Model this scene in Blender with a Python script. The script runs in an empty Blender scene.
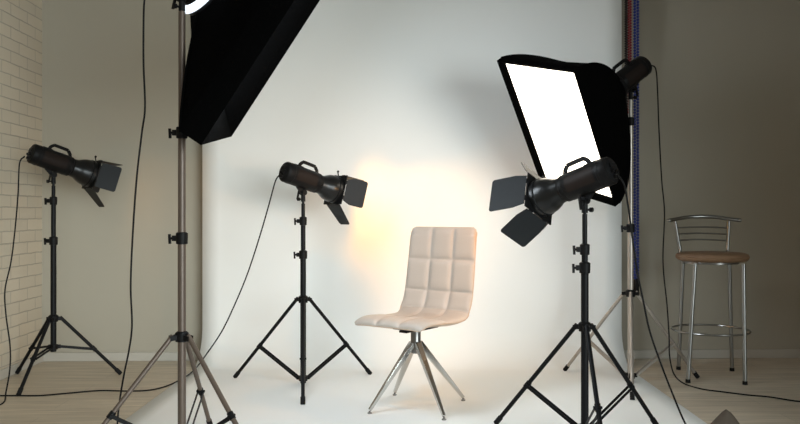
import bpy, bmesh, math, random
from mathutils import Vector, Matrix, Quaternion
random.seed(4)
PI = math.pi
SC = bpy.context.scene
COL = SC.collection

# ------------------------------------------------------------------ camera, light, exposure
CAM_Z = 1.05
YAW = math.radians(1.4)            # the camera looks a touch to the right of the room's axis
F = 769.0
RIGHT = Vector((math.cos(YAW), -math.sin(YAW), 0))
FWD = Vector((math.sin(YAW), math.cos(YAW), 0))
cam_d = bpy.data.cameras.new('camera'); cam = bpy.data.objects.new('camera', cam_d); COL.objects.link(cam)
cam_d.sensor_width = 36; cam_d.lens = 36 * F / 800; cam_d.shift_y = 1 / 800
cam_d.clip_start = .05
cam.location = (0, 0, CAM_Z); cam.rotation_euler = (PI / 2, 0, -YAW)
SC.camera = cam
SC.view_settings.view_transform = 'Standard'; SC.view_settings.look = 'None'
SC.view_settings.exposure = 0.0; SC.view_settings.gamma = 1
SC.view_settings.use_curve_mapping = False

wd = bpy.data.worlds.new('world'); SC.world = wd; wd.use_nodes = True
wd.node_tree.nodes['Background'].inputs[0].default_value = (1.0, .97, .86, 1)
wd.node_tree.nodes['Background'].inputs[1].default_value = 0.25

def area(name, loc, target, sx, sy, power, color, spread=180):
    l = bpy.data.lights.new(name, 'AREA'); l.shape = 'RECTANGLE'; l.size = sx; l.size_y = sy
    l.energy = power; l.color = color; l.spread = math.radians(spread)
    o = bpy.data.objects.new(name, l); COL.objects.link(o); o.location = loc
    o.rotation_euler = (Vector(target) - Vector(loc)).to_track_quat('-Z', 'Y').to_euler()
    return o
# added unseen fill, behind the camera on the right, aimed at the left corner
area('added_fill', (1.9, -1.5, 1.35), (-2.4, 5.4, .3), 5.0, 2.4, 53, (.87, .98, 1.0), 54)

SOFT_A = 16       # emission of the left softbox
SOFT_B = 5.0       # emission of the right softbox
SPOT = {'left': 2, 'middle': 21, 'right': 22}
WARM = (1.0, .45, .09)

# ------------------------------------------------------------------ helpers
def W(X, d, z):                    # camera-aligned (sideways, depth) and height above floor -> room
    v = RIGHT * X + FWD * d
    return Vector((v.x, v.y, z))
def DIR(X, d, z):
    v = RIGHT * X + FWD * d
    return Vector((v.x, v.y, z)).normalized()
def at(px, py, d):                 # a point of the photograph at a given depth
    return W((px - 400) * d / F, d, CAM_Z - (py - 213) * d / F)
def fl(px, py, z=0.0):             # a point of the photograph lying at height z
    d = F * (CAM_Z - z) / (py - 213)
    return W((px - 400) * d / F, d, z)

def nt(name):
    m = bpy.data.materials.new(name); m.use_nodes = True
    return m, m.node_tree, m.node_tree.nodes['Principled BSDF']
def mat(name, col, rough=.5, metal=0, noise=0.0, scale=30, bump=0.0, spec=None, coat=0):
    m, t, b = nt(name)
    b.inputs['Roughness'].default_value = rough; b.inputs['Metallic'].default_value = metal
    if spec is not None: b.inputs['Specular IOR Level'].default_value = spec
    if coat: b.inputs['Coat Weight'].default_value = coat
    tc = t.nodes.new('ShaderNodeTexCoord'); n = t.nodes.new('ShaderNodeTexNoise')
    n.inputs['Scale'].default_value = scale; n.inputs['Detail'].default_value = 4
    t.links.new(tc.outputs['Object'], n.inputs['Vector'])
    mix = t.nodes.new('ShaderNodeMix'); mix.data_type = 'RGBA'
    c = Vector(col)
    mix.inputs[6].default_value = (*(c * (1 - noise)), 1); mix.inputs[7].default_value = (*[min(1, v) for v in c * (1 + noise)], 1)
    t.links.new(n.outputs['Fac'], mix.inputs[0]); t.links.new(mix.outputs[2], b.inputs['Base Color'])
    if bump:
        bp = t.nodes.new('ShaderNodeBump'); bp.inputs['Strength'].default_value = bump; bp.inputs['Distance'].default_value = .01
        t.links.new(n.outputs['Fac'], bp.inputs['Height']); t.links.new(bp.outputs[0], b.inputs['Normal'])
    return m
def emit(name, col, s):
    m, t, b = nt(name)
    b.inputs['Base Color'].default_value = (.8, .8, .8, 1)
    b.inputs['Emission Color'].default_value = (*col, 1); b.inputs['Emission Strength'].default_value = s
    return m

M = dict(
    black_metal=mat('black_metal', (.006, .006, .0065), .45, .0, .2, 60, spec=.13),
    black_plastic=mat('black_plastic', (.006, .0055, .0055), .5, 0, .2, 80, spec=.13),
    door_metal=mat('barn_door_metal', (.011, .013, .015), .6, .0, .15, 50, spec=.3),
    glossy_black=mat('reflector_black', (.006, .006, .006), .3, .0, .1, 30, spec=.35),
    panel=mat('label_panel', (.014, .009, .007), .55, 0, .2, 40, spec=.13),
    rubber=mat('rubber', (.008, .008, .008), .8, spec=.2),
    cord=mat('cord_rubber', (.006, .006, .006), .6, spec=.2),
    fabric=mat('black_fabric', (.0015, .0015, .0015), 1.0, 0, .3, 90, .15, spec=.02),
    bronze=mat('bronze_tube', (.105, .076, .058), .42, .3, .12, 40),
    silver=mat('warm_silver_tube', (.42, .38, .34), .38, .75, .06, 40),
    chrome=mat('chrome', (.58, .57, .55), .12, 1.0, .03, 20),
    stool_chrome=mat('stool_chrome', (.29, .29, .28), .28, 1.0, .05, 20),
    steel=mat('dark_steel', (.20, .19, .18), .3, .9, .1, 30),
    leather=mat('beige_leather', (.47, .41, .36), .48, 0, .04, 120, .04),
    shell=mat('tan_leather', (.48, .36, .27), .5, 0, .05, 120, .04),
    brown_leather=mat('brown_leather', (.20, .115, .062), .5, 0, .15, 25, .05),
    bag=mat('brown_suede', (.075, .056, .040), .85, 0, .12, 60, .1),
    paper=mat('white_paper', (.87, .875, .86), .85, 0, .012, 2),
    white=mat('white_paint', (.47, .44, .385), .5, 0, .02, 8),
    silver_lining=mat('silver_lining', (.8, .8, .8), .3, .9),
    red=mat('red_bead', (.22, .010, .020), .4), blue=mat('blue_bead', (.018, .035, .19), .4),
    blackbead=mat('black_bead', (.012, .010, .010), .4),
    yellow=mat('yellow_mark', (.35, .28, .03), .6),
    soft_left=emit('diffuser_left', (.84, .93, 1.0), SOFT_A),
    soft_right=emit('diffuser_right', (1.0, .90, .74), SOFT_B),
    bulb=emit('warm_bulb', (1.0, .62, .28), 12),
    collar_sheen=emit('cool_painted_sheen', (.80, .90, 1.0), 1.3),
)

def wall_paint(name, col):
    m, t, b = nt(name); b.inputs['Roughness'].default_value = .8
    tc = t.nodes.new('ShaderNodeTexCoord'); n = t.nodes.new('ShaderNodeTexNoise'); n.inputs['Scale'].default_value = 1.3
    n.inputs['Detail'].default_value = 6
    t.links.new(tc.outputs['Object'], n.inputs['Vector'])
    mx = t.nodes.new('ShaderNodeMix'); mx.data_type = 'RGBA'; c = Vector(col)
    mx.inputs[6].default_value = (*(c * .95), 1); mx.inputs[7].default_value = (*(c * 1.05), 1)
    t.links.new(n.outputs['Fac'], mx.inputs[0]); t.links.new(mx.outputs[2], b.inputs['Base Color'])
    return m
M['wall'] = wall_paint('grey_wall_paint', (.40, .365, .295))
M['ceiling'] = wall_paint('ceiling_paint', (.55, .54, .52))

def brick_mat():
    m, t, b = nt('white_brick'); b.inputs['Roughness'].default_value = .75
    tc = t.nodes.new('ShaderNodeTexCoord'); sp = t.nodes.new('ShaderNodeSeparateXYZ'); cb = t.nodes.new('ShaderNodeCombineXYZ')
    t.links.new(tc.outputs['Object'], sp.inputs[0]); t.links.new(sp.outputs['Y'], cb.inputs['X']); t.links.new(sp.outputs['Z'], cb.inputs['Y'])
    nz = t.nodes.new('ShaderNodeTexNoise'); nz.inputs['Scale'].default_value = 14; nz.inputs['Detail'].default_value = 5
    t.links.new(tc.outputs['Object'], nz.inputs['Vector'])
    wob = t.nodes.new('ShaderNodeVectorMath'); wob.operation = 'MULTIPLY_ADD'
    wob.inputs[1].default_value = (.010, .010, 0)
    t.links.new(nz.outputs['Color'], wob.inputs[0]); t.links.new(cb.outputs[0], wob.inputs[2])
    br = t.nodes.new('ShaderNodeTexBrick')
    br.inputs['Scale'].default_value = 1; br.inputs['Brick Width'].default_value = .235; br.inputs['Row Height'].default_value = .078
    br.inputs['Mortar Size'].default_value = .0042; br.inputs['Mortar Smooth'].default_value = .35
    br.inputs['Color1'].default_value = (.60, .52, .405, 1); br.inputs['Color2'].default_value = (.56, .49, .385, 1)
    br.inputs['Mortar'].default_value = (.42, .37, .30, 1)
    t.links.new(wob.outputs[0], br.inputs['Vector']); t.links.new(br.outputs['Color'], b.inputs['Base Color'])
    h = t.nodes.new('ShaderNodeMath'); h.operation = 'MULTIPLY_ADD'; h.inputs[1].default_value = -1.0
    nz2 = t.nodes.new('ShaderNodeTexNoise'); nz2.inputs['Scale'].default_value = 30; nz2.inputs['Detail'].default_value = 5
    t.links.new(tc.outputs['Object'], nz2.inputs['Vector'])
    sc = t.nodes.new('ShaderNodeMath'); sc.operation = 'MULTIPLY'; sc.inputs[1].default_value = .5
    t.links.new(nz2.outputs['Fac'], sc.inputs[0])
    t.links.new(br.outputs['Fac'], h.inputs[0]); t.links.new(sc.outputs[0], h.inputs[2])
    bp = t.nodes.new('ShaderNodeBump'); bp.inputs['Strength'].default_value = .6; bp.inputs['Distance'].default_value = .006
    t.links.new(h.outputs[0], bp.inputs['Height']); t.links.new(bp.outputs[0], b.inputs['Normal'])
    return m
M['brick'] = brick_mat()

def floor_mat():
    m, t, b = nt('pale_laminate'); b.inputs['Roughness'].default_value = .42
    tc = t.nodes.new('ShaderNodeTexCoord')
    br = t.nodes.new('ShaderNodeTexBrick'); br.offset = .37
    br.inputs['Scale'].default_value = 1; br.inputs['Brick Width'].default_value = 1.28; br.inputs['Row Height'].default_value = .19
    br.inputs['Mortar Size'].default_value = .0016; br.inputs['Mortar Smooth'].default_value = .2
    br.inputs['Color1'].default_value = (.59, .51, .40, 1); br.inputs['Color2'].default_value = (.54, .465, .365, 1)
    br.inputs['Mortar'].default_value = (.40, .355, .29, 1)
    t.links.new(tc.outputs['Object'], br.inputs['Vector'])
    mp = t.nodes.new('ShaderNodeMapping'); mp.inputs['Scale'].default_value = (1.2, 16, 1)
    n = t.nodes.new('ShaderNodeTexNoise'); n.inputs['Scale'].default_value = 2.0; n.inputs['Detail'].default_value = 7; n.inputs['Roughness'].default_value = .6
    t.links.new(tc.outputs['Object'], mp.inputs[0]); t.links.new(mp.outputs[0], n.inputs['Vector'])
    cr = t.nodes.new('ShaderNodeMapRange'); cr.inputs[1].default_value = .3; cr.inputs[2].default_value = .7
    cr.inputs[3].default_value = .74; cr.inputs[4].default_value = 1.16
    t.links.new(n.outputs['Fac'], cr.inputs[0])
    mx = t.nodes.new('ShaderNodeVectorMath'); mx.operation = 'SCALE'
    t.links.new(br.outputs['Color'], mx.inputs[0]); t.links.new(cr.outputs[0], mx.inputs['Scale'])
    t.links.new(mx.outputs[0], b.inputs['Base Color'])
    bp = t.nodes.new('ShaderNodeBump'); bp.inputs['Strength'].default_value = .15; bp.inputs['Distance'].default_value = .003
    t.links.new(n.outputs['Fac'], bp.inputs['Height']); t.links.new(bp.outputs[0], b.inputs['Normal'])
    return m
M['floor'] = floor_mat()

def obj(name, bm, m, parent=None, smooth=True, bevel=0, angle=35):
    bmesh.ops.recalc_face_normals(bm, faces=bm.faces)
    me = bpy.data.meshes.new(name); bm.to_mesh(me); bm.free()
    for mm in (m if isinstance(m, (list, tuple)) else [m]): me.materials.append(mm)
    if smooth:
        for p in me.polygons: p.use_smooth = True
        try: me.set_sharp_from_angle(angle=math.radians(angle))
        except Exception: pass
    o = bpy.data.objects.new(name, me); COL.objects.link(o)
    if parent: o.parent = parent
    if bevel:
        md = o.modifiers.new('bevel', 'BEVEL'); md.width = bevel; md.segments = 2; md.limit_method = 'ANGLE'
    return o
def tag(o, label=None, cat=None, group=None, kind=None):
    if label: o['label'] = label
    if cat: o['category'] = cat
    if group: o['group'] = group
    if kind: o['kind'] = kind
    return o
def thing(name, label, cat, loc=(0, 0, 0), rot=None, group=None):
    o = bpy.data.objects.new(name, None); COL.objects.link(o); o.empty_display_size = .1
    o.location = loc
    if rot is not None: o.rotation_mode = 'QUATERNION'; o.rotation_quaternion = rot.to_quaternion()
    return tag(o, label, cat, group)
def struct(name, bm, m, **k):
    o = obj(name, bm, m, **k); o['kind'] = 'structure'; return o

def box(bm, c, s, R=None):
    r = bmesh.ops.create_cube(bm, size=1)
    T = Matrix.Translation(Vector(c)) @ (R.to_4x4() if R else Matrix.Identity(4)) @ Matrix.Diagonal((*s, 1))
    bmesh.ops.transform(bm, matrix=T, verts=r['verts']); return r['verts']
def frame_of(a):
    a = a.normalized(); u = Vector((0, 0, 1)) if abs(a.z) < .9 else Vector((1, 0, 0))
    x = u.cross(a).normalized(); return x, a.cross(x)
def rod(bm, p, q, r, r2=None, seg=14, cap=True):
    p, q = Vector(p), Vector(q); r2 = r if r2 is None else r2
    x, y = frame_of(q - p); A, B = [], []
    for i in range(seg):
        t = 2 * PI * i / seg; v = x * math.cos(t) + y * math.sin(t)
        A.append(bm.verts.new(p + v * r)); B.append(bm.verts.new(q + v * r2))
    for i in range(seg):
        j = (i + 1) % seg; bm.faces.new((A[i], A[j], B[j], B[i]))
    if cap: bm.faces.new(A[::-1]); bm.faces.new(B)
def bar(bm, p, q, w, h, w2=None, h2=None, up=None):      # rectangular bar, tapering
    p, q = Vector(p), Vector(q); a = (q - p).normalized()
    if up is None: x, y = frame_of(a)
    else: x = Vector(up).cross(a).normalized(); y = a.cross(x)
    w2 = w if w2 is None else w2; h2 = h if h2 is None else h2
    A = [bm.verts.new(p + x * sx * w / 2 + y * sy * h / 2) for sx, sy in ((-1, -1), (1, -1), (1, 1), (-1, 1))]
    B = [bm.verts.new(q + x * sx * w2 / 2 + y * sy * h2 / 2) for sx, sy in ((-1, -1), (1, -1), (1, 1), (-1, 1))]
    for i in range(4): bm.faces.new((A[i], A[(i + 1) % 4], B[(i + 1) % 4], B[i]))
    bm.faces.new(A[::-1]); bm.faces.new(B)
def smooth_path(pts, n=10):
    P = [Vector(p) for p in pts]; P = [P[0] * 2 - P[1]] + P + [P[-1] * 2 - P[-2]]; out = []
    for i in range(1, len(P) - 2):
        a, b, c, d = P[i - 1:i + 3]
        for k in range(n):
            t = k / n
            out.append(.5 * ((2 * b) + (c - a) * t + (2 * a - 5 * b + 4 * c - d) * t * t + (3 * b - a - 3 * c + d) * t ** 3))
    out.append(P[-2]); return out
def sweep(bm, pts, r, seg=10, closed=False):
    n = len(pts); rings = []; prev = None
    for i, p in enumerate(pts):
        if closed: tng = pts[(i + 1) % n] - pts[i - 1]
        else: tng = pts[min(i + 1, n - 1)] - pts[max(i - 1, 0)]
        tng.normalize()
        if prev is None: x, y = frame_of(tng)
        else:
            x = (prev - tng * prev.dot(tng)).normalized(); y = tng.cross(x)
        prev = x; rr = r[i] if isinstance(r, (list, tuple)) else r
        rings.append([bm.verts.new(p + (x * math.cos(2 * PI * k / seg) + y * math.sin(2 * PI * k / seg)) * rr) for k in range(seg)])
    m = n if closed else n - 1
    for i in range(m):
        A, B = rings[i], rings[(i + 1) % n]
        for k in range(seg): bm.faces.new((A[k], A[(k + 1) % seg], B[(k + 1) % seg], B[k]))
    if not closed: bm.faces.new(rings[0][::-1]); bm.faces.new(rings[-1])
def tube(bm, pts, r, n=8, seg=10): sweep(bm, smooth_path(pts, n), r, seg)
def lathe(bm, prof, origin=(0, 0, 0), axis=(0, 0, 1), seg=32, x=None):
    o = Vector(origin); a = Vector(axis).normalized(); X, Y = frame_of(a); rings = []
    for (r, h) in prof:
        if r < 1e-6: rings.append([bm.verts.new(o + a * h)])
        else: rings.append([bm.verts.new(o + a * h + (X * math.cos(2 * PI * k / seg) + Y * math.sin(2 * PI * k / seg)) * r) for k in range(seg)])
    for A, B in zip(rings[:-1], rings[1:]):
        for k in range(seg):
            j = (k + 1) % seg
            if len(A) == 1 and len(B) == 1: continue
            if len(A) == 1: bm.faces.new((A[0], B[j], B[k]))
            elif len(B) == 1: bm.faces.new((A[k], A[j], B[0]))
            else: bm.faces.new((A[k], A[j], B[j], B[k]))
NB = bmesh.new

# ------------------------------------------------------------------ the room
XL, XR, YB, YF, H = -2.402, 3.6, 5.51, -1.6, 3.1
b = NB(); box(b, ((XL + XR) / 2, (YB + YF) / 2, -.05), (XR - XL + .4, YB - YF + .4, .1)); struct('floor', b, M['floor'], smooth=False)
b = NB(); box(b, ((XL + XR) / 2, (YB + YF) / 2, H + .05), (XR - XL + .4, YB - YF + .4, .1)); struct('ceiling', b, M['ceiling'], smooth=False)
b = NB(); box(b, ((XL + XR) / 2, YB + .1, H / 2), (XR - XL, .2, H)); struct('wall_back', b, M['wall'], smooth=False)
b = NB(); box(b, (XL - .1, (YB + YF) / 2, H / 2), (.2, YB - YF + .4, H)); struct('wall_left', b, M['brick'], smooth=False)
b = NB(); box(b, (XR + .1, (YB + 1.2) / 2, H / 2), (.2, YB - 1.2 + .4, H)); struct('wall_right', b, M['wall'], smooth=False)
def baseboard(name, c, s):
    b = NB(); box(b, c, s); struct(name, b, M['white'], smooth=False, bevel=.004)
baseboard('baseboard_back', ((XL + XR) / 2, YB - .009, .031), (XR - XL - .002, .018, .062))
baseboard('baseboard_left', (XL + .009, (YB + YF) / 2, .031), (.018, YB - YF - .02, .062))
baseboard('baseboard_right', (XR - .009, (YB + 1.4) / 2, .031), (.018, YB - 1.4 - .04, .062))

# ------------------------------------------------------------------ white paper sweep on its roller
PA = YAW + math.radians(.5)
PAX = Matrix.Rotation(-PA, 3, 'Z')
sheet_c = W(.08, 5.35, 0)
t = thing('paper_backdrop', 'wide white seamless paper backdrop hanging from a roll and sweeping out over the floor', 'backdrop', sheet_c, PAX)
prof = []
R0 = .26
top = 2.78
for k in range(14): prof.append((0, top - (top - R0) * k / 13))
for k in range(1, 17):
    a = PI / 2 * k / 16; prof.append((-R0 + R0 * math.cos(a), R0 - R0 * math.sin(a) + .003))
for k in range(1, 24): prof.append((-R0 - (3.0 - R0) * k / 23, .003))
b = NB(); NX = 24; hw = 1.458
grid = [[b.verts.new((-hw + 2 * hw * i / NX, y, z)) for i in range(NX + 1)] for (y, z) in prof]
for i in range(len(prof) - 1):
    for j in range(NX): b.faces.new((grid[i][j], grid[i][j + 1], grid[i + 1][j + 1], grid[i + 1][j]))
po = obj('paper_sheet', b, M['paper'], t)
md = po.modifiers.new('thick', 'SOLIDIFY'); md.thickness = .0015; md.offset = 1
b = NB(); rod(b, (-hw, .055, top + .0), (hw, .055, top + .0), .053, seg=32); obj('paper_roll', b, M['paper'], t)
b = NB()
for sx in (-1, 1):
    rod(b, (sx * hw, .055, top), (sx * (hw + .03), .055, top), .03, seg=20)
obj('roll_end', b, M['black_plastic'], t)
br = thing('roller_bracket', 'black wall bracket carrying the backdrop roll above the bead chains', 'bracket', (1.66, YB - .01, 2.7))
b = NB(); box(b, (0, 0, .08), (.22, .02, .3)); box(b, (-.075, -.09, .08), (.02, .18, .06)); box(b, (.03, -.12, .08), (.02, .24, .06)); box(b, (.085, -.12, .08), (.02, .24, .06)); obj('bracket_plate', b, M['black_metal'], br, bevel=.003)

def bead_chain(name, label, X, zlo, m, cols, pitch, rb, weight=False, Y=5.3):
    t = thing(name, label, 'chain', (X, Y, zlo), group='bead chains beside the backdrop')
    b = NB(); ztop = 2.74
    for c, dx in enumerate(cols):
        z = zlo + (pitch / 2 if c % 2 else 0)
        rod(b, (dx, 0, 0), (dx, 0, ztop - zlo), .0016, seg=5)
        while z < ztop:
            r = bmesh.ops.create_icosphere(b, subdivisions=1, radius=1)
            bmesh.ops.transform(b, matrix=Matrix.Translation((dx, 0, z - zlo)) @ Matrix.Diagonal((rb, rb, rb * .95, 1)), verts=r['verts'])
            z += pitch
    if len(cols) > 1:
        bb = [Vector((cols[0] * math.cos(PI * k / 8), 0, -abs(cols[0]) * math.sin(PI * k / 8))) for k in range(9)]
        sweep(b, bb, rb * .6, 6)
    obj('bead_strand', b, m, t)
    if weight:
        b = NB(); lathe(b, [(0, 0), (.014, .002), (.018, .01), (.018, .1), (.012, .112), (0, .114)], (0, 0, -.118), seg=18)
        obj('chain_weight', b, M['black_plastic'], t)
    return t
def room_x(px, Y):          # room x of an image column on the plane y = Y
    k = RIGHT * ((px - 400) / F) + FWD
    return k.x * Y / k.y
bead_chain('bead_chain', 'black bead chain hanging against the right edge of the white backdrop', room_x(626.0, 5.3), 1.75, M['blackbead'], (-.003, .006), .017, .0095)
bead_chain('bead_chain', 'dark red bead chain hanging between the black and blue chains', room_x(629.6, 5.3), 1.75, M['red'], (-.007, .007), .019, .0098)
bead_chain('bead_chain', 'blue bead chain hanging to a black weight beside the backdrop', room_x(636.3, 5.3), .60, M['blue'], (-.0105, .0105), .0205, .0122, True)

# ------------------------------------------------------------------ light stands
def make_stand(label, X, d, az, R, zc, zh, frac, ztop, joints, metal, knob_dir=(-1, 0, 0), group='light stands', rad=(.0175, .0145, .0115)):
    base = W(X, d, 0)
    t = thing('light_stand', label, 'light stand', base, Matrix.Rotation(-YAW, 3, 'Z'), group)
    z1, z2 = joints
    b = NB(); rod(b, (0, 0, zh - .03), (0, 0, z1), rad[0], seg=24); obj('lower_tube', b, metal, t)
    b = NB(); rod(b, (0, 0, z1), (0, 0, z2), rad[1], seg=24); obj('middle_tube', b, metal, t)
    b = NB(); rod(b, (0, 0, z2), (0, 0, ztop - .02), rad[2], seg=24); rod(b, (0, 0, ztop - .02), (0, 0, ztop + .03), .008, seg=16); obj('upper_tube', b, metal, t)
    kd = Vector(knob_dir).normalized()
    for z, r in ((z1, rad[0]), (z2, rad[1])):
        b = NB(); lathe(b, [(r, -.03), (r + .007, -.028), (r + .008, .0), (r + .008, .018), (r + .002, .022), (r * .6, .024)], (0, 0, z), seg=24)
        box(b, kd * (r + .012) + Vector((0, 0, z - .004)), (.022, .022, .024))
        c = obj('height_clamp', b, M['black_plastic'], t)
        b = NB(); rod(b, kd * (r + .015) + Vector((0, 0, z - .004)), kd * (r + .034) + Vector((0, 0, z - .004)), .006, seg=10)
        bar(b, kd * (r + .036) + Vector((0, 0, z + .014)), kd * (r + .034) + Vector((0, 0, z - .028)), .012, .010)
        obj('clamp_knob', b, M['black_plastic'], c)
    b = NB(); lathe(b, [(rad[0], -.022), (.027, -.020), (.029, 0), (.029, .016), (.022, .022), (rad[0], .024)], (0, 0, zc), seg=24)
    for k in range(3):
        a = math.radians(az + 120 * k); v = Vector((math.cos(a), math.sin(a), 0)); n = Vector((-v.y, v.x, 0))
        for s in (-1, 1):
            bar(b, v * .02 + n * s * .013 + Vector((0, 0, zc)), v * .052 + n * s * .013 + Vector((0, 0, zc - .004)), .005, .021, up=(0, 0, 1))
    obj('leg_collar', b, M['black_plastic'], t)
    b = NB(); lathe(b, [(rad[0], -.018), (.026, -.016), (.026, .014), (rad[0], .016)], (0, 0, zh), seg=24)
    for k in range(3):
        a = math.radians(az + 120 * k); v = Vector((math.cos(a), math.sin(a), 0)); n = Vector((-v.y, v.x, 0))
        for s in (-1, 1):
            bar(b, v * .018 + n * s * .008 + Vector((0, 0, zh)), v * .042 + n * s * .008 + Vector((0, 0, zh)), .004, .022, up=(0, 0, 1))
    obj('brace_hub', b, M['black_plastic'], t)
    for k in range(3):
        a = math.radians(az + 120 * k); v = Vector((math.cos(a), math.sin(a), 0)); n = Vector((-v.y, v.x, 0))
        p = v * .044 + Vector((0, 0, zc)); q = v * R + Vector((0, 0, .018))
        ax = (q - p).normalized()
        b = NB(); rod(b, p - ax * .01, q, .0105, seg=16); L = obj('leg', b, metal, t)
        b = NB(); rod(b, q - ax * .03, q + ax * .012, .0135, seg=16); obj('rubber_foot', b, M['rubber'], L)
        j = p.lerp(q, frac); h = v * .036 + Vector((0, 0, zh))
        b = NB()
        for s in (-1, 1): bar(b, h + n * s * .0135, j + n * s * .0135 - Vector((0, 0, .004)), .0035, .013)
        rod(b, j - n * .019, j + n * .019, .006, seg=10)
        rod(b, j - ax * .016, j + ax * .016, .0135, seg=14)
        obj('brace', b, M['black_metal'] if metal is not M['silver'] else metal, t)
    return t

# ------------------------------------------------------------------ lamp heads
def lamp_axes(d, roll=0):
    x = d.normalized(); y = Vector((0, 0, 1)).cross(x).normalized(); z = x.cross(y)
    R = Matrix((x, y, z)).transposed()
    return R
def make_lamp(label, pivot, d, doors=None, roll=0, spot=None, glow=False, shift=0.0, mark=False, size=.95, group='lamp heads on the light stands'):
    """Lamp head; local +X is where the light goes. shift slides the barrel along its axis from the pivot."""
    Rm = lamp_axes(d)
    t = thing('studio_lamp', label, 'studio lamp', pivot, Rm, group)
    inv = Rm.transposed()
    s = shift
    AX = (1, 0, 0)
    # barrel
    b = NB(); lathe(b, [(0, -.150), (.050, -.150), (.060, -.147), (.066, -.138), (.066, -.112), (.0675, -.110), (.0675, -.100), (.066, -.098), (.067, .085), (.064, .092), (.0655, .094), (.0655, .110), (.060, .114), (.058, .128), (0, .128)], (s, 0, 0), AX, 40)
    for k in range(7):        # cooling ribs along the top
        a = math.radians(60 + 10 * k); c = Vector((0, math.cos(a), math.sin(a)))
        bar(b, Vector((s - .09, 0, 0)) + c * .068, Vector((s - .03, 0, 0)) + c * .068, .003, .003)
    body = obj('barrel', b, M['black_plastic'], t)
    for sy in (-1, 1):        # flat label plate on each flank, following the barrel
        b = NB(); rows = []
        for i in range(9):
            a = math.radians(-32 + 8 * i); rows.append([b.verts.new((s + xx, sy * math.cos(a) * .0688, math.sin(a) * .0688)) for xx in (-.085, .07)])
        for r0, r1 in zip(rows[:-1], rows[1:]): b.faces.new((r0[0], r0[1], r1[1], r1[0]))
        o = obj('side_plate', b, M['panel'], body); o['label'] = 'dark brown side plate'
    if mark:
        b = NB()
        for (x0, z0) in ((.0, .012), (-.008, -.004)):
            rr = [[b.verts.new((s + x0 + xx, -.0695 * math.cos(math.asin((z0 + zz) / .0695)), z0 + zz)) for xx in (0, .016)] for zz in (0, .009)]
            b.faces.new((rr[0][0], rr[0][1], rr[1][1], rr[1][0]))
        o = obj('yellow_marking', b, M['yellow'], body); o['label'] = 'small yellow marking'
    # rear control panel
    b = NB(); lathe(b, [(0, -.153), (.046, -.153), (.050, -.1505), (.050, -.148)], (s, 0, 0), AX, 32)
    box(b, (s - .156, 0, .018), (.006, .05, .022))
    obj('control_panel', b, M['black_metal'], body)
    b = NB()
    for (yy, zz, rr) in ((-.018, -.010, .010), (.018, -.010, .008), (0, -.016, .005)):
        rod(b, (s - .152, yy, zz), (s - .166, yy, zz), rr, rr * .85, seg=16)
    obj('control_knob', b, M['black_plastic'], body)
    b = NB(); box(b, (s - .157, 0, -.036), (.014, .026, .016)); obj('power_socket', b, M['black_plastic'], body, bevel=.002)
    # carrying handle
    b = NB(); hp = [(s - .050, 0, .060), (s - .044, 0, .082), (s - .028, 0, .098), (s - .018, 0, .101), (s + .060, 0, .100), (s + .070, 0, .096), (s + .088, 0, .076), (s + .092, 0, .060)]
    pp = smooth_path(hp, 6)
    for i in range(len(pp) - 1): bar(b, pp[i], pp[i + 1] + (pp[i + 1] - pp[i]) * .1, .020, .009, up=(0, 1, 0))
    obj('handle', b, M['black_plastic'], t)
    # tilt bracket, upright on the stand
    dn = inv @ Vector((0, 0, -1)); side = Vector((0, 1, 0)); fw = side.cross(dn).normalized()
    b = NB()
    for sx in (-1, 1): bar(b, Vector((sx * .032, 0, -.058)), dn * .098 + fw * 0 + Vector((0, 0, 0)), .022, .010, .026, .016, up=side)
    rod(b, dn * .092 - side * .022, dn * .092 + side * .022, .017, seg=20)
    rod(b, dn * .098, dn * .150, .0135, .0145, seg=20)
    bk = obj('tilt_bracket', b, M['black_metal'], t)
    b = NB(); rod(b, dn * .092 + side * .02, dn * .092 + side * .045, .006, seg=10); bar(b, dn * .075 + side * .047, dn * .135 + side * .050 + fw * .012, .012, .009)
    obj('tilt_lever', b, M['black_plastic'], bk)
    b = NB(); rod(b, dn * .135, dn * .135 + fw * .035, .005, seg=10); rod(b, dn * .135 + fw * .028, dn * .135 + fw * .042, .011, seg=12)
    obj('clamp_screw', b, M['black_plastic'], bk)
    if doors is not None:
        # bell shaped reflector (thin wall, open to the front)
        b = NB(); pr = [(.056, .120), (.060, .128), (.062, .150), (.074, .172), (.084, .195), (.090, .225), (.091, .262)]
        inn = [(r - .003, h) for (r, h) in pr[::-1]]
        lathe(b, pr + inn + [(.020, .128)], (s, 0, 0), AX, 40)
        rf = obj('reflector', b, M['glossy_black'], t)
        b = NB(); lathe(b, [(.092, .232), (.0945, .234), (.0945, .240), (.092, .242)], (s, 0, 0), AX, 40); obj('rim_band', b, M['black_metal'], rf)
        b = NB(); lathe(b, [(0, .175), (.012, .172), (.018, .160), (.018, .145), (.012, .130)], (s, 0, 0), AX, 20); obj('bulb', b, M['bulb'], rf)
        # square door frame
        Rr = Matrix.Rotation(math.radians(roll), 3, 'X'); fx = s + .262; g = .098
        b = NB(); N = 40; rings = []
        sq = []
        for k in range(N):
            a = 2 * PI * k / N; c_, s_ = math.cos(a), math.sin(a); m_ = max(abs(c_), abs(s_)); sq.append((c_ / m_ * g, s_ / m_ * g, c_ * .086, s_ * .086))
        for xx in (0, .007):
            rings.append([b.verts.new(Rr @ Vector((fx + xx, o_[0], o_[1]))) for o_ in sq]); rings.append([b.verts.new(Rr @ Vector((fx + xx, o_[2], o_[3]))) for o_ in sq])
        O0, I0, O1, I1 = rings
        for k in range(N):
            j = (k + 1) % N
            b.faces.new((O0[k], O0[j], O1[j], O1[k])); b.faces.new((I0[k], I1[k], I1[j], I0[j])); b.faces.new((O0[k], I0[k], I0[j], O0[j])); b.faces.new((O1[k], O1[j], I1[j], I1[k]))
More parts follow.
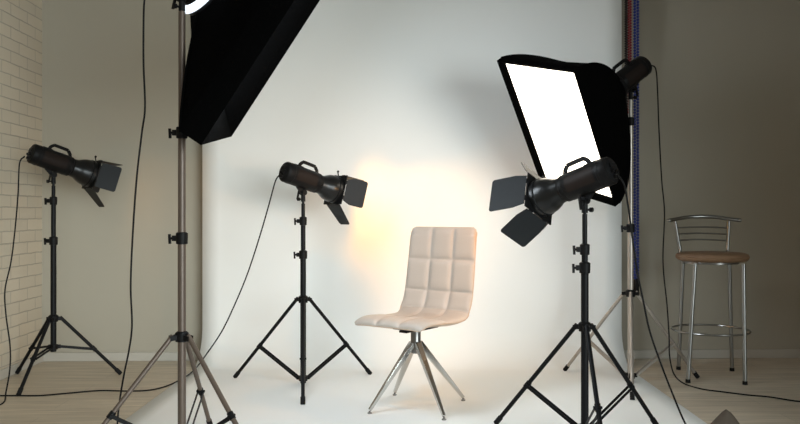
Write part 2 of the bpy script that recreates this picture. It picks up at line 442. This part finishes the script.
        for a in (0, 90, 180, 270):
            Ra = Rr @ Matrix.Rotation(math.radians(a), 3, 'X')
            for yy in (-.05, .05): rod(b, Ra @ Vector((fx + .006, yy - .012, g)), Ra @ Vector((fx + .006, yy + .012, g)), .005, seg=8)
        fr = obj('door_frame', b, M['black_metal'], t)
        b = NB(); p0 = Rr @ Vector((fx, 0, g)); rod(b, p0, p0 + Rr @ Vector((-.01, 0, .022)), .004, seg=8)
        r = bmesh.ops.create_uvsphere(b, u_segments=12, v_segments=8, radius=.008); bmesh.ops.translate(b, verts=r['verts'], vec=p0 + Rr @ Vector((-.01, 0, .026)))
        obj('frame_screw', b, M['black_metal'], fr)
        for k, (op, ln, w0, w1) in enumerate(doors):     # k: 0 top, 1 / 3 flanks, 2 bottom
            Ra = Rr @ Matrix.Rotation(math.radians(90 * k), 3, 'X')
            o_ = math.radians(op); dx, dz = math.cos(o_), math.sin(o_)
            poly = [(-w0 / 2, 0), (w0 / 2, 0), (w1 / 2, ln * .32), (w1 / 2, ln - .012), (w1 / 2 - .004, ln - .004), (w1 / 2 - .012, ln), (-w1 / 2 + .012, ln), (-w1 / 2 + .004, ln - .004), (-w1 / 2, ln - .012), (-w1 / 2, ln * .32)] if w1 > w0 else \
                   [(-w0 / 2, 0), (w0 / 2, 0), (w1 / 2, ln - .01), (w1 / 2 - .01, ln), (-w1 / 2 + .01, ln), (-w1 / 2, ln - .01)]
            b = NB()
            vs = [[b.verts.new(Ra @ Vector((fx + .010 + dx * l - dz * th, y, g + dz * l + dx * th))) for (y, l) in poly] for th in (-.001, .001)]
            b.faces.new(vs[0]); b.faces.new(vs[1][::-1]); n = len(poly)
            for i in range(n): b.faces.new((vs[0][i], vs[0][(i + 1) % n], vs[1][(i + 1) % n], vs[1][i]))
            obj('barn_door', b, M['door_metal'], t, smooth=False)
    else:
        b = NB(); lathe(b, [(.060, .100), (.078, .104), (.080, .112), (.080, .126), (.060, .128)], (s, 0, 0), AX, 40); obj('front_ring', b, M['black_plastic'], t)
    if glow:  # emission put in for the bright sheen of a silvery collar
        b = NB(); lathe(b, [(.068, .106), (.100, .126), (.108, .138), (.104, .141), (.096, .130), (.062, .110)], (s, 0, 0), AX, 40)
        o = obj('painted_sheen_collar', b, M['collar_sheen'], t); o['label'] = 'bright bluish-white collar, its sheen put in as glow'
    if spot:
        l = bpy.data.lights.new('lamp_light', 'SPOT'); l.energy = spot; l.color = WARM; l.spot_size = math.radians(110); l.spot_blend = .9; l.shadow_soft_size = .035
        lo = bpy.data.objects.new('lamp_light', l); COL.objects.link(lo); lo.parent = t
        lo.location = (s + .205, 0, 0); lo.rotation_euler = (0, -PI / 2, 0)
    if doors is not None: t.scale = (size, size, size)
    return t

LX = dict(
    left=dict(X=-2.163, d=4.80, z=1.375), middle=dict(X=-.592, d=4.69, z=1.262), right=dict(X=.860, d=3.60, z=1.205))
make_stand('black light stand in the left corner by the brick wall', -2.163, 4.80, 267, .39, .392, .215, .55, 1.375 - .135, (.88, 1.13), M['black_metal'])
make_stand('black light stand on the white paper left of the beige chair', -.590, 4.685, 277, .490, .524, .045, .60, 1.262 - .135, (.80, 1.005), M['black_metal'])
make_stand('black light stand nearest on the right, in front of the open softbox', .857, 3.567, 267.4, .446, .522, .055, .60, 1.200 - .135, (.80, .885), M['black_metal'])

make_lamp('black barn-door lamp in the left corner beside the brick wall', W(-2.163, 4.80, 1.375), DIR(.293, .28, -.129),
          [(10, .16, .15, .12), (20, .13, .165, .175), (36, .155, .15, .10), (16, .13, .165, .175)], 0, SPOT['left'])
make_lamp('black barn-door lamp left of the beige chair, throwing warm light on the backdrop', W(-.590, 4.685, 1.262), DIR(.314, .27, -.115),
          [(6, .17, .15, .12), (24, .14, .14, .18), (38, .165, .15, .11), (18, .14, .14, .18)], 0, SPOT['middle'])
make_lamp('black barn-door lamp in front of the glowing softbox, aimed at the beige chair', W(.857, 3.567, 1.200), DIR(-.288, .29, -.131),
          [(60, .12, .16, .18), (20, .165, .15, .18), (30, .17, .15, .18), (16, .185, .165, .19)], 30, SPOT['right'], size=1.0)

# ------------------------------------------------------------------ softboxes
def make_softbox(label, C, right, up, nb, w, h, D, face_mat, border=.035, lip=.035, bulge=.72, ring=None, recess=0, group='black softboxes'):
    """C centre of the white face, nb unit vector from the face back to the lamp."""
    Rm = Matrix((right, up, nb)).transposed()
    t = thing('softbox', label, 'softbox', C, Rm, group)
    N = 64; ring0 = .085; rows = []
    def rect(k, hw, hh):
        q, f = divmod(k, N // 4); f /= N / 4; c = ((-1, -1), (1, -1), (1, 1), (-1, 1), (-1, -1)); p0, p1 = c[q], c[q + 1]
        return ((p0[0] + (p1[0] - p0[0]) * f) * hw, (p0[1] + (p1[1] - p0[1]) * f) * hh)
    hw, hh = w / 2 + border, h / 2 + border
    M_ = 14
    if ring:
        RC = Rm.transposed() @ (ring[0] - C); RN = Rm.transposed() @ ring[1]
        RU = Vector((0, 1, 0)).cross(RN).normalized(); RV = RN.cross(RU)
    else: RC, RN, RU, RV = Vector((0, 0, D)), Vector((0, 0, 1)), Vector((1, 0, 0)), Vector((0, 1, 0))
    b = NB()
    def row(u):
        # u 0 at the lamp ring, 1 at the front rim
        g = math.sin(u * PI / 2) ** .92; z = D * (1 - u)
        g2 = bulge * g + (1 - bulge) * u
        out = []
        for k in range(N):
            a = 2 * PI * k / N - PI * .75
            x, y = rect(k, hw, hh); cx, cy = math.cos(a) * ring0, math.sin(a) * ring0
            mid = 1 - abs(2 * (k % (N // 4)) / (N / 4) - 1)        # 1 mid side, 0 corner
            sag = 1 - .07 * mid * math.sin(PI * u)
            if ring:                     # speed ring tilted and set off the middle axis
                c0 = RC + RU * cx + RV * cy; e = Vector((x, y, 0)); p = c0.lerp(e, g2); p.z = c0.z * (1 - u)
                out.append(p)
            else: out.append(Vector(((cx * (1 - g2) + x * g2) * sag, (cy * (1 - g2) + y * g2) * sag, z)))
        return out
    for i in range(M_ + 1): rows.append([b.verts.new(p) for p in row(i / M_)])
    rows.append([b.verts.new((rect(k, hw, hh)[0], rect(k, hw, hh)[1], -lip)) for k in range(N)])
    rows.append([b.verts.new((rect(k, hw - .004, hh - .004)[0], rect(k, hw - .004, hh - .004)[1], -lip)) for k in range(N)])
    fw, fh = w - recess * 1.6, h - recess * 1.6
    rows.append([b.verts.new((rect(k, fw / 2, fh / 2)[0], rect(k, fw / 2, fh / 2)[1], recess - .004)) for k in range(N)])
    for A, B in zip(rows[:-1], rows[1:]):
        for k in range(N): j = (k + 1) % N; b.faces.new((A[k], A[j], B[j], B[k]))
    sh = obj('fabric_shell', b, M['fabric'], t, angle=50)
    b = NB(); box(b, (0, 0, recess), (fw + .01, fh + .01, .004)); o = obj('diffuser', b, face_mat, t, smooth=False); o['label'] = 'glowing white diffuser face'
    for sx in (-1, 1):
        for sy in (-1, 1):
            b = NB(); pts = []
            for i in range(M_ + 1):
                u = i / M_; g = math.sin(u * PI / 2) ** .92; g2 = bulge * g + (1 - bulge) * u; c = math.sqrt(.5) * ring0; c0 = RC + (RU * sx + RV * sy) * c
                e = c0.lerp(Vector((sx * hw, sy * hh, 0)), g2); pts.append(Vector((e.x, e.y, c0.z * (1 - u) + .003)))
            sweep(b, pts, .0045, 8); obj('rod_sleeve', b, M['fabric'], t)
    b = NB(); lathe(b, [(.062, 0), (.095, 0), (.095, .016), (.062, .016), (.062, 0)], RC - RN * .008, RN, 40)
    obj('speed_ring', b, M['black_metal'], t)
    return t
def V3(x, up, d):                       # camera-aligned direction given as (sideways, up, depth)
    v = RIGHT * x + FWD * d; return Vector((v.x, v.y, up))
# right-hand softbox, seen from its glowing side
nb = V3(.758, .566, .325).normalized(); up = V3(-.379, .787, -.487); up = (up - nb * up.dot(nb)).normalized(); rt = up.cross(nb)
C2 = W(.944, 4.55, CAM_Z + .492); D2 = .486
make_softbox('black softbox with its glowing white face towards the chair, at right', C2, rt, up, nb, .572, .835, D2 - .0, M['soft_right'])
P2 = C2 + nb * (D2 + .150)
make_lamp('black lamp head fixed behind the glowing softbox at right, beside the bead chains', P2, -nb, None, 0, None, False, .018, True)
rel = P2; X2 = rel.dot(RIGHT); d2 = rel.dot(FWD)
make_stand('silvery light stand holding the glowing softbox at the right edge of the paper', X2, d2, 254.5, .470, .553, .045, .60, P2.z - .135, (.96, 1.62), M['silver'])
# left-hand softbox, seen from behind
nb = V3(-.827, .547, -.130).normalized(); up = V3(.559, .825, -.084); up = (up - nb * up.dot(nb)).normalized(); rt = up.cross(nb)
C1 = W(-.612, 3.392, CAM_Z + .802) - rt * .035; D1 = .34
A1 = W(-.866, 3.40, CAM_Z + .947); nl = V3(-.55, .55, -.63).normalized()
make_softbox('big black softbox seen from behind at the top left', C1, rt, up, nb, .574, .813, D1, M['soft_left'], .11, .095, .22, (A1, nl))
P1 = A1 + nl * .135
X1 = P1.dot(RIGHT); d1 = P1.dot(FWD)
make_lamp('lamp head with a collar given an added glow at the very top left behind the black softbox', P1, -nl, None, 0, None, True, -.022)
make_stand('bronze light stand in the left foreground under the black softbox', X1, d1, 88.7, .447, .517, .055, .605, P1.z - .135, (.945, 1.40), M['bronze'], rad=(.0175, .0165, .0150))

# ------------------------------------------------------------------ power cords
def cord(label, pts, r=.0042, plug=False):
    o = Vector(pts[0]); b = NB(); tube(b, [Vector(p) for p in pts], r, 8, 8)
    return tag(obj('power_cord', b, M['cord']), label, 'cord', 'black lamp cords')
def socket(lamp_pivot, d, s=0.0):
    Rm = lamp_axes(d); return Vector(lamp_pivot) + Rm @ Vector((s - .168, 0, -.036))
r_ = .0045
s0 = socket(W(-2.163, 4.80, 1.375), DIR(.293, .28, -.129))
cord('black cord hanging from the corner lamp in front of the brick wall',
     [s0, at(24, 157, 4.66), at(19.5, 164, 4.64), at(18, 195, 4.62), at(15, 230, 4.6), at(11, 262, 4.58), at(5, 290, 4.56), at(6, 315, 4.54), at(10, 345, 4.5), at(10, 368, 4.45), at(6, 392, 4.35), fl(3, 403, r_), fl(-14, 408, r_), fl(-40, 409, r_)])
s0 = socket(W(-.590, 4.685, 1.262), DIR(.314, .27, -.115))
cord('black cord from the lamp left of the chair, sagging and trailing left across the floor',
     [s0, at(277, 178, 4.58), at(274.5, 184, 4.57), at(268, 208, 4.56), at(258, 242, 4.56), at(247, 275, 4.57), at(235, 304, 4.58), at(222, 331, 4.6), at(208, 352, 4.66), fl(196, 368, .03), fl(185, 377, r_ + .006), fl(168, 385.5, r_), fl(150, 390, r_), fl(128, 391, r_), fl(100, 390.5, r_), fl(70, 393, r_), fl(40, 395.5, r_), fl(15, 395.5, r_), fl(-15, 396, r_), fl(-50, 398, r_)])
s0 = socket(P1, -nl, -.022)
cord('long black cord hanging down from the top left in front of the grey wall',
     [s0, s0 + nl * .05, s0 + nl * .06 + RIGHT * -.06 + Vector((0, 0, -.03)), at(147, -22, 3.34), at(144, 5, 3.37), at(143.5, 60, 3.38), at(145, 107, 3.4), at(142, 132, 3.41), at(137, 175, 3.43), at(133, 230, 3.46), at(130.7, 285, 3.5), at(132, 325, 3.55), at(129, 350, 3.58), at(124.5, 372, 3.6), at(121, 392, 3.62), at(118.5, 410, 3.6), fl(114, 441, r_), fl(95, 452, r_), fl(40, 455, r_)])
nbr = V3(.758, .566, .325).normalized()
s0 = socket(P2, -nbr, .018)
cord('black cord from the lamp behind the glowing softbox, curling past the bar stool',
     [s0, s0 + nbr * .03, at(656, 70, 4.86), at(657.5, 90, 4.86), at(659, 130, 4.86), at(661.7, 180, 4.86), at(664.5, 213, 4.86), at(663, 262, 4.84), at(667, 305, 4.8), at(669, 335, 4.75), at(669.6, 356, 4.72), at(674, 374, 4.62), fl(684, 383.5, r_ + .004), fl(702, 389, r_), fl(724, 392, r_), fl(748, 395, r_), fl(770, 397, r_), fl(800, 401.5, r_), fl(840, 404, r_)], .0045)
s0 = socket(W(.857, 3.567, 1.200), DIR(-.288, .29, -.131))
cord('black cord dropping from the nearest right lamp over the edge of the paper',
     [s0, at(621, 179, 3.47), at(624.5, 186, 3.48), at(628, 205, 3.5), at(632, 235, 3.52), at(637, 270, 3.54), at(643, 300, 3.55), at(650, 332, 3.57), at(661, 364, 3.58), at(673, 395, 3.60), at(684, 421, 3.63), fl(693, 436, r_), fl(712, 446, r_), fl(760, 452, r_)], .0045)

# ------------------------------------------------------------------ beige swivel chair
def make_chair():
    phi = math.radians(36)
    c0 = W(.085, 4.14, 0)
    fwd = W(-math.sin(phi), -math.cos(phi), 0); side = Vector((0, 0, 1)).cross(fwd)
    t = thing('swivel_chair', 'beige quilted leather chair with four splayed chrome legs in the middle of the paper', 'chair', c0, Matrix((fwd, side, Vector((0, 0, 1)))).transposed())
    prof = smooth_path([Vector((s, 0, z)) for s, z in ((.262, .468), (.235, .487), (.17, .494), (.08, .488), (-.02, .480), (-.10, .480), (-.155, .492), (-.195, .530), (-.220, .590), (-.238, .680), (-.256, .800), (-.275, .930), (-.281, .968))], 9)
    # arc length
    acc = [0]
    for i in range(1, len(prof)): acc.append(acc[-1] + (prof[i] - prof[i - 1]).length)
    Lt = acc[-1]
    def P(v):
        s = v * Lt
        for i in range(1, len(acc)):
            if acc[i] >= s - 1e-9:
                k = (s - acc[i - 1]) / (acc[i] - acc[i - 1]); return prof[i - 1].lerp(prof[i], k)
        return prof[-1]
    def vz(z): # v where the back reaches height z
        for i in range(400):
            v = .45 + .55 * i / 400
            if P(v).z >= z: return v
        return 1
    vj = vz(.515)
    seams = [0.0, vj * .52, vj, vz(.612), vz(.788), 1.0]
    seams_c = [0, 1 / 3, 2 / 3, 1]
    NU, NV = 54, 150
    def quilt(v, u):
        def dist(x, S, scale):
            return min(abs(x - s_) for s_ in S[1:-1]) * scale
        dv = dist(v, seams, Lt); du = dist(u, seams_c, .43)
        e = lambda q: 1 - math.exp(-q / .012)
        edge_v = min(v, 1 - v) * Lt; edge_u = min(u, 1 - u) * .43
        return .013 * e(dv) * e(du) * (1 - math.exp(-edge_v / .012)) * (1 - math.exp(-edge_u / .014))
    def width(v):
        if v < .12: return .43 + .025 * math.sin(v / .12 * PI / 2)
        if v < vj: return .455
        k = (v - vj) / (1 - vj); return .455 - .018 * k
    top_v, bot_v = [], []
    b = NB()
    for i in range(NV + 1):
        v = i / NV; p = P(v); a = P(max(0, v - .004)); c = P(min(1, v + .004)); tn = (c - a).normalized(); nrm = Vector((-tn.z, 0, tn.x))
        if nrm.z < 0 and nrm.x < 0: nrm = -nrm
        if v < .5 and nrm.z < 0: nrm = -nrm
        if v >= .5 and nrm.x < 0: nrm = -nrm
        w = width(v); r1, r2 = [], []
        corner = 0
        for j in range(NU + 1):
            u = j / NU; y = (u - .5) * w
            eu = abs(u - .5) * 2
            # rounded outer corners at the front lip and at the top of the back
            pull = 0
            cr = .028 if v > .5 else .016; dy = (w / 2 - abs(y))
            if dy < cr:
                k = 1 - dy / cr; pull = cr * (1 - math.sqrt(max(0, 1 - k * k)))
            sv = v * Lt; q = p.copy()
            if sv < pull: q = P(min(1, pull / Lt))
            if Lt - sv < pull: q = P(max(0, 1 - pull / Lt))
            cup = .018 * eu ** 4 * (1 if .2 < v < .95 else 0.5)          # the shell cups up at the flanks
            lipd = -.010 * eu ** 6 if v < vj else 0
            r1.append(b.verts.new(Vector((q.x, y, q.z)) + nrm * (quilt(v, u) + cup * (.3 if v < vj else .6)) + Vector((0, 0, lipd))))
            th = .026 * (1 - eu ** 8) * min(1, min(v, 1 - v) * Lt / .02 + .15) + .004
            r2.append(b.verts.new(Vector((q.x, y * .992, q.z)) - nrm * th + nrm * cup * .5 * .6 + Vector((0, 0, lipd))))
        top_v.append(r1); bot_v.append(r2)
    for i in range(NV):
        for j in range(NU):
            b.faces.new((top_v[i][j], top_v[i][j + 1], top_v[i + 1][j + 1], top_v[i + 1][j]))
    for i in range(NV):
        for j in range(NU):
            f = b.faces.new((bot_v[i][j], bot_v[i + 1][j], bot_v[i + 1][j + 1], bot_v[i][j + 1])); f.material_index = 1
    for i in range(NV):
        for (j) in (0, NU):
            f = b.faces.new((top_v[i][j], top_v[i + 1][j], bot_v[i + 1][j], bot_v[i][j])); f.material_index = 1
    for i in (0, NV):
        for j in range(NU):
            f = b.faces.new((top_v[i][j], top_v[i][j + 1], bot_v[i][j + 1], bot_v[i][j])); f.material_index = 1
    seat = obj('padded_shell', b, [M['leather'], M['shell']], t, angle=80)
    return t, seat, phi
chair, seat_o, phi = make_chair()
# piping that follows the shell's rim
me = seat_o.data; NU, NV = 54, 150
co = [v.co.copy() for v in me.vertices]
def vi(i, j, bot=0): return i * 2 * (NU + 1) + j * 2 + bot     # vertices were made in interleaved pairs
rim = [(co[vi(i, 0)] + co[vi(i, 0, 1)]) / 2 for i in range(0, NV + 1, 3)] + [(co[vi(NV, j)] + co[vi(NV, j, 1)]) / 2 for j in range(3, NU, 3)] + \
      [(co[vi(i, NU)] + co[vi(i, NU, 1)]) / 2 for i in range(NV, -1, -3)] + [(co[vi(0, j)] + co[vi(0, j, 1)]) / 2 for j in range(NU - 3, 0, -3)]
b = NB(); sweep(b, rim, .0035, 8, closed=True); obj('piping', b, M['shell'], seat_o)
b = NB(); box(b, (0, 0, .440), (.20, .16, .022)); box(b, (0, 0, .425), (.24, .05, .012)); rod(b, (.03, -.02, .43), (.03, -.19, .425), .005, seg=8)
obj('swivel_plate', b, M['black_metal'], chair, bevel=.003)
b = NB(); lathe(b, [(0, .295), (.024, .297), (.029, .305), (.029, .325), (.027, .33), (.027, .43), (0, .43)], seg=28); obj('column', b, M['steel'], chair)
for (px, py) in ((369.7, 414.3), (394.7, 396), (444, 420.8), (463.3, 401.4)):
    inv = chair.matrix_basis.inverted()
    Rq = chair.rotation_quaternion.to_matrix(); loc = fl(px, py) - chair.location
    q = Rq.transposed() @ loc; v = Vector((q.x, q.y, 0)).normalized()
    b = NB(); foot = Vector((q.x, q.y, .022)); p = v * .020 + Vector((0, 0, .352))
    bar(b, p, foot, .032, .034, .017, .015, up=(-v.y, v.x, 0))
    L = obj('leg', b, M['chrome'], chair, bevel=.003)
    b = NB(); rod(b, foot + Vector((0, 0, -.004)), Vector((q.x, q.y, .007)), .006, seg=12); rod(b, (q.x, q.y, .010), (q.x, q.y, 0), .0115, .0125, seg=16)
    obj('foot_glide', b, M['steel'], L)

# ------------------------------------------------------------------ bar stool
def make_stool():
    yaw = math.radians(13)
    c = W(1.992, 4.935, 0)
    side = W(math.cos(yaw * .6), -math.sin(yaw * .6) * 0 - .10, 0).normalized(); back = Vector((0, 0, 1)).cross(side)
    t = thing('bar_stool', 'bar stool with round brown seat and chrome legs against the dark grey wall', 'stool', c, Matrix((side, back, Vector((0, 0, 1)))).transposed())
    inv = lambda w: Vector(((w - c).dot(side), (w - c).dot(back), w.z))
    feet = [inv(fl(688, 382.6)), inv(fl(745, 384.6)), inv(fl(732, 371)), inv(fl(678.5, 369.5))]
    tops = [Vector((-.135, -.150, .735)), Vector((.155, -.150, .735)), Vector((.165, .155, .735)), Vector((-.130, .155, .735))]
    posts = [None, None, Vector((.185, .225, 1.008)), Vector((-.170, .215, 1.008))]
    b = NB(); lathe(b, [(0, .742), (.185, .742), (.205, .746), (.218, .758), (.222, .772), (.214, .788), (.19, .797), (.12, .800), (0, .801)], (.010, 0, 0), seg=56)
    obj('seat', b, M['brown_leather'], t)
    b = NB(); lathe(b, [(0, .728), (.17, .728), (.17, .742), (0, .742)], seg=40)
    obj('seat_plate', b, M['steel'], t)
    for k in range(4):
        f, p = feet[k], tops[k]
        b = NB(); f0 = Vector((f.x, f.y, .012))
        path = [f0, p]
        rod(b, f0, p, .0125, seg=18)
        L = obj('leg', b, M['stool_chrome'], t)
        b = NB(); rod(b, (f.x, f.y, 0), (f.x, f.y, .022), .0155, .0145, seg=16); obj('rubber_foot', b, M['rubber'], L)
    br = None
    for k in (2, 3):
        p = tops[k]; q = posts[k]; b = NB()
        e = Vector((p.x * 1.02, p.y * 1.18, .745)); e2 = Vector((p.x * 1.04, .212, .80))
        sweep(b, smooth_path([Vector((p.x, p.y, .72)), e, e2, e2.lerp(q, .5) , q], 6), .0115, 14)
        obj('back_post', b, M['stool_chrome'], t)
    b = NB()
    rail = smooth_path([Vector((-.215, .170, 1.000)), Vector((-.165, .205, 1.008)), Vector((-.08, .245, 1.022)), Vector((.01, .258, 1.026)), Vector((.10, .250, 1.022)), Vector((.18, .215, 1.010)), Vector((.240, .178, 1.002))], 8)
    sweep(b, rail, .0130, 16)
    for e_ in (rail[0], rail[-1]):
        r = bmesh.ops.create_uvsphere(b, u_segments=12, v_segments=8, radius=.0135); bmesh.ops.translate(b, verts=r['verts'], vec=e_)
    obj('top_rail', b, M['stool_chrome'], t)
    for z in (.950, .908, .866):
        k = (z - .80) / .218
        x0 = -.135 + (-.170 + .135) * k; x1 = .172 + (.185 - .172) * k
        b = NB(); sweep(b, smooth_path([Vector((x0, .213, z)), Vector((x0 * .5, .235, z + .004)), Vector((0, .243, z + .006)), Vector((x1 * .5, .235, z + .004)), Vector((x1, .215, z))], 6), .0050, 10)
        obj('back_slat', b, M['stool_chrome'], t)
    cx = sum(f.x for f in feet) / 4 * .6; cy = sum(f.y for f in feet) / 4 * .6
    b = NB(); sweep(b, [Vector((cx + .235 * math.cos(2 * PI * k / 60), cy + .235 * math.sin(2 * PI * k / 60), .300)) for k in range(60)], .0065, 10, closed=True)
    obj('foot_ring', b, M['stool_chrome'], t)
make_stool()

# ------------------------------------------------------------------ brown bag whose peak shows at the lower right
t = thing('bag', 'brown bag of which only the pointed top shows at the bottom right', 'bag', W(1.425, 3.36, 0), Matrix.Rotation(-YAW, 3, 'Z'))
b = NB(); rows = []; NR = 14; NS = 32
pk = .192
for i in range(NR + 1):
    k = i / NR; z = pk * k
    wl = .175 * (1 - k) ** .95 + .002; wr = .125 * (1 - k) ** .72 + .002; dp = .085 * (1 - k) ** .6 + .002
    if i == 0: wl *= .95; wr *= .95; dp *= .92
    rows.append([b.verts.new(((wr if math.cos(2 * PI * j / NS) > 0 else wl) * math.cos(2 * PI * j / NS), dp * math.sin(2 * PI * j / NS), z)) for j in range(NS)])
for A, B in zip(rows[:-1], rows[1:]):
    for j in range(NS): q = (j + 1) % NS; b.faces.new((A[j], A[q], B[q], B[j]))
b.faces.new(rows[0][::-1]); b.faces.new(rows[-1])
bo = obj('bag_body', b, M['bag'], t, angle=60)
b = NB(); tube(b, [Vector((-.15, -.03, .02)), Vector((-.19, -.11, .006)), Vector((-.05, -.16, .006)), Vector((.10, -.13, .006)), Vector((.12, -.03, .02))], .006, 8, 8); obj('strap', b, M['bag'], t)
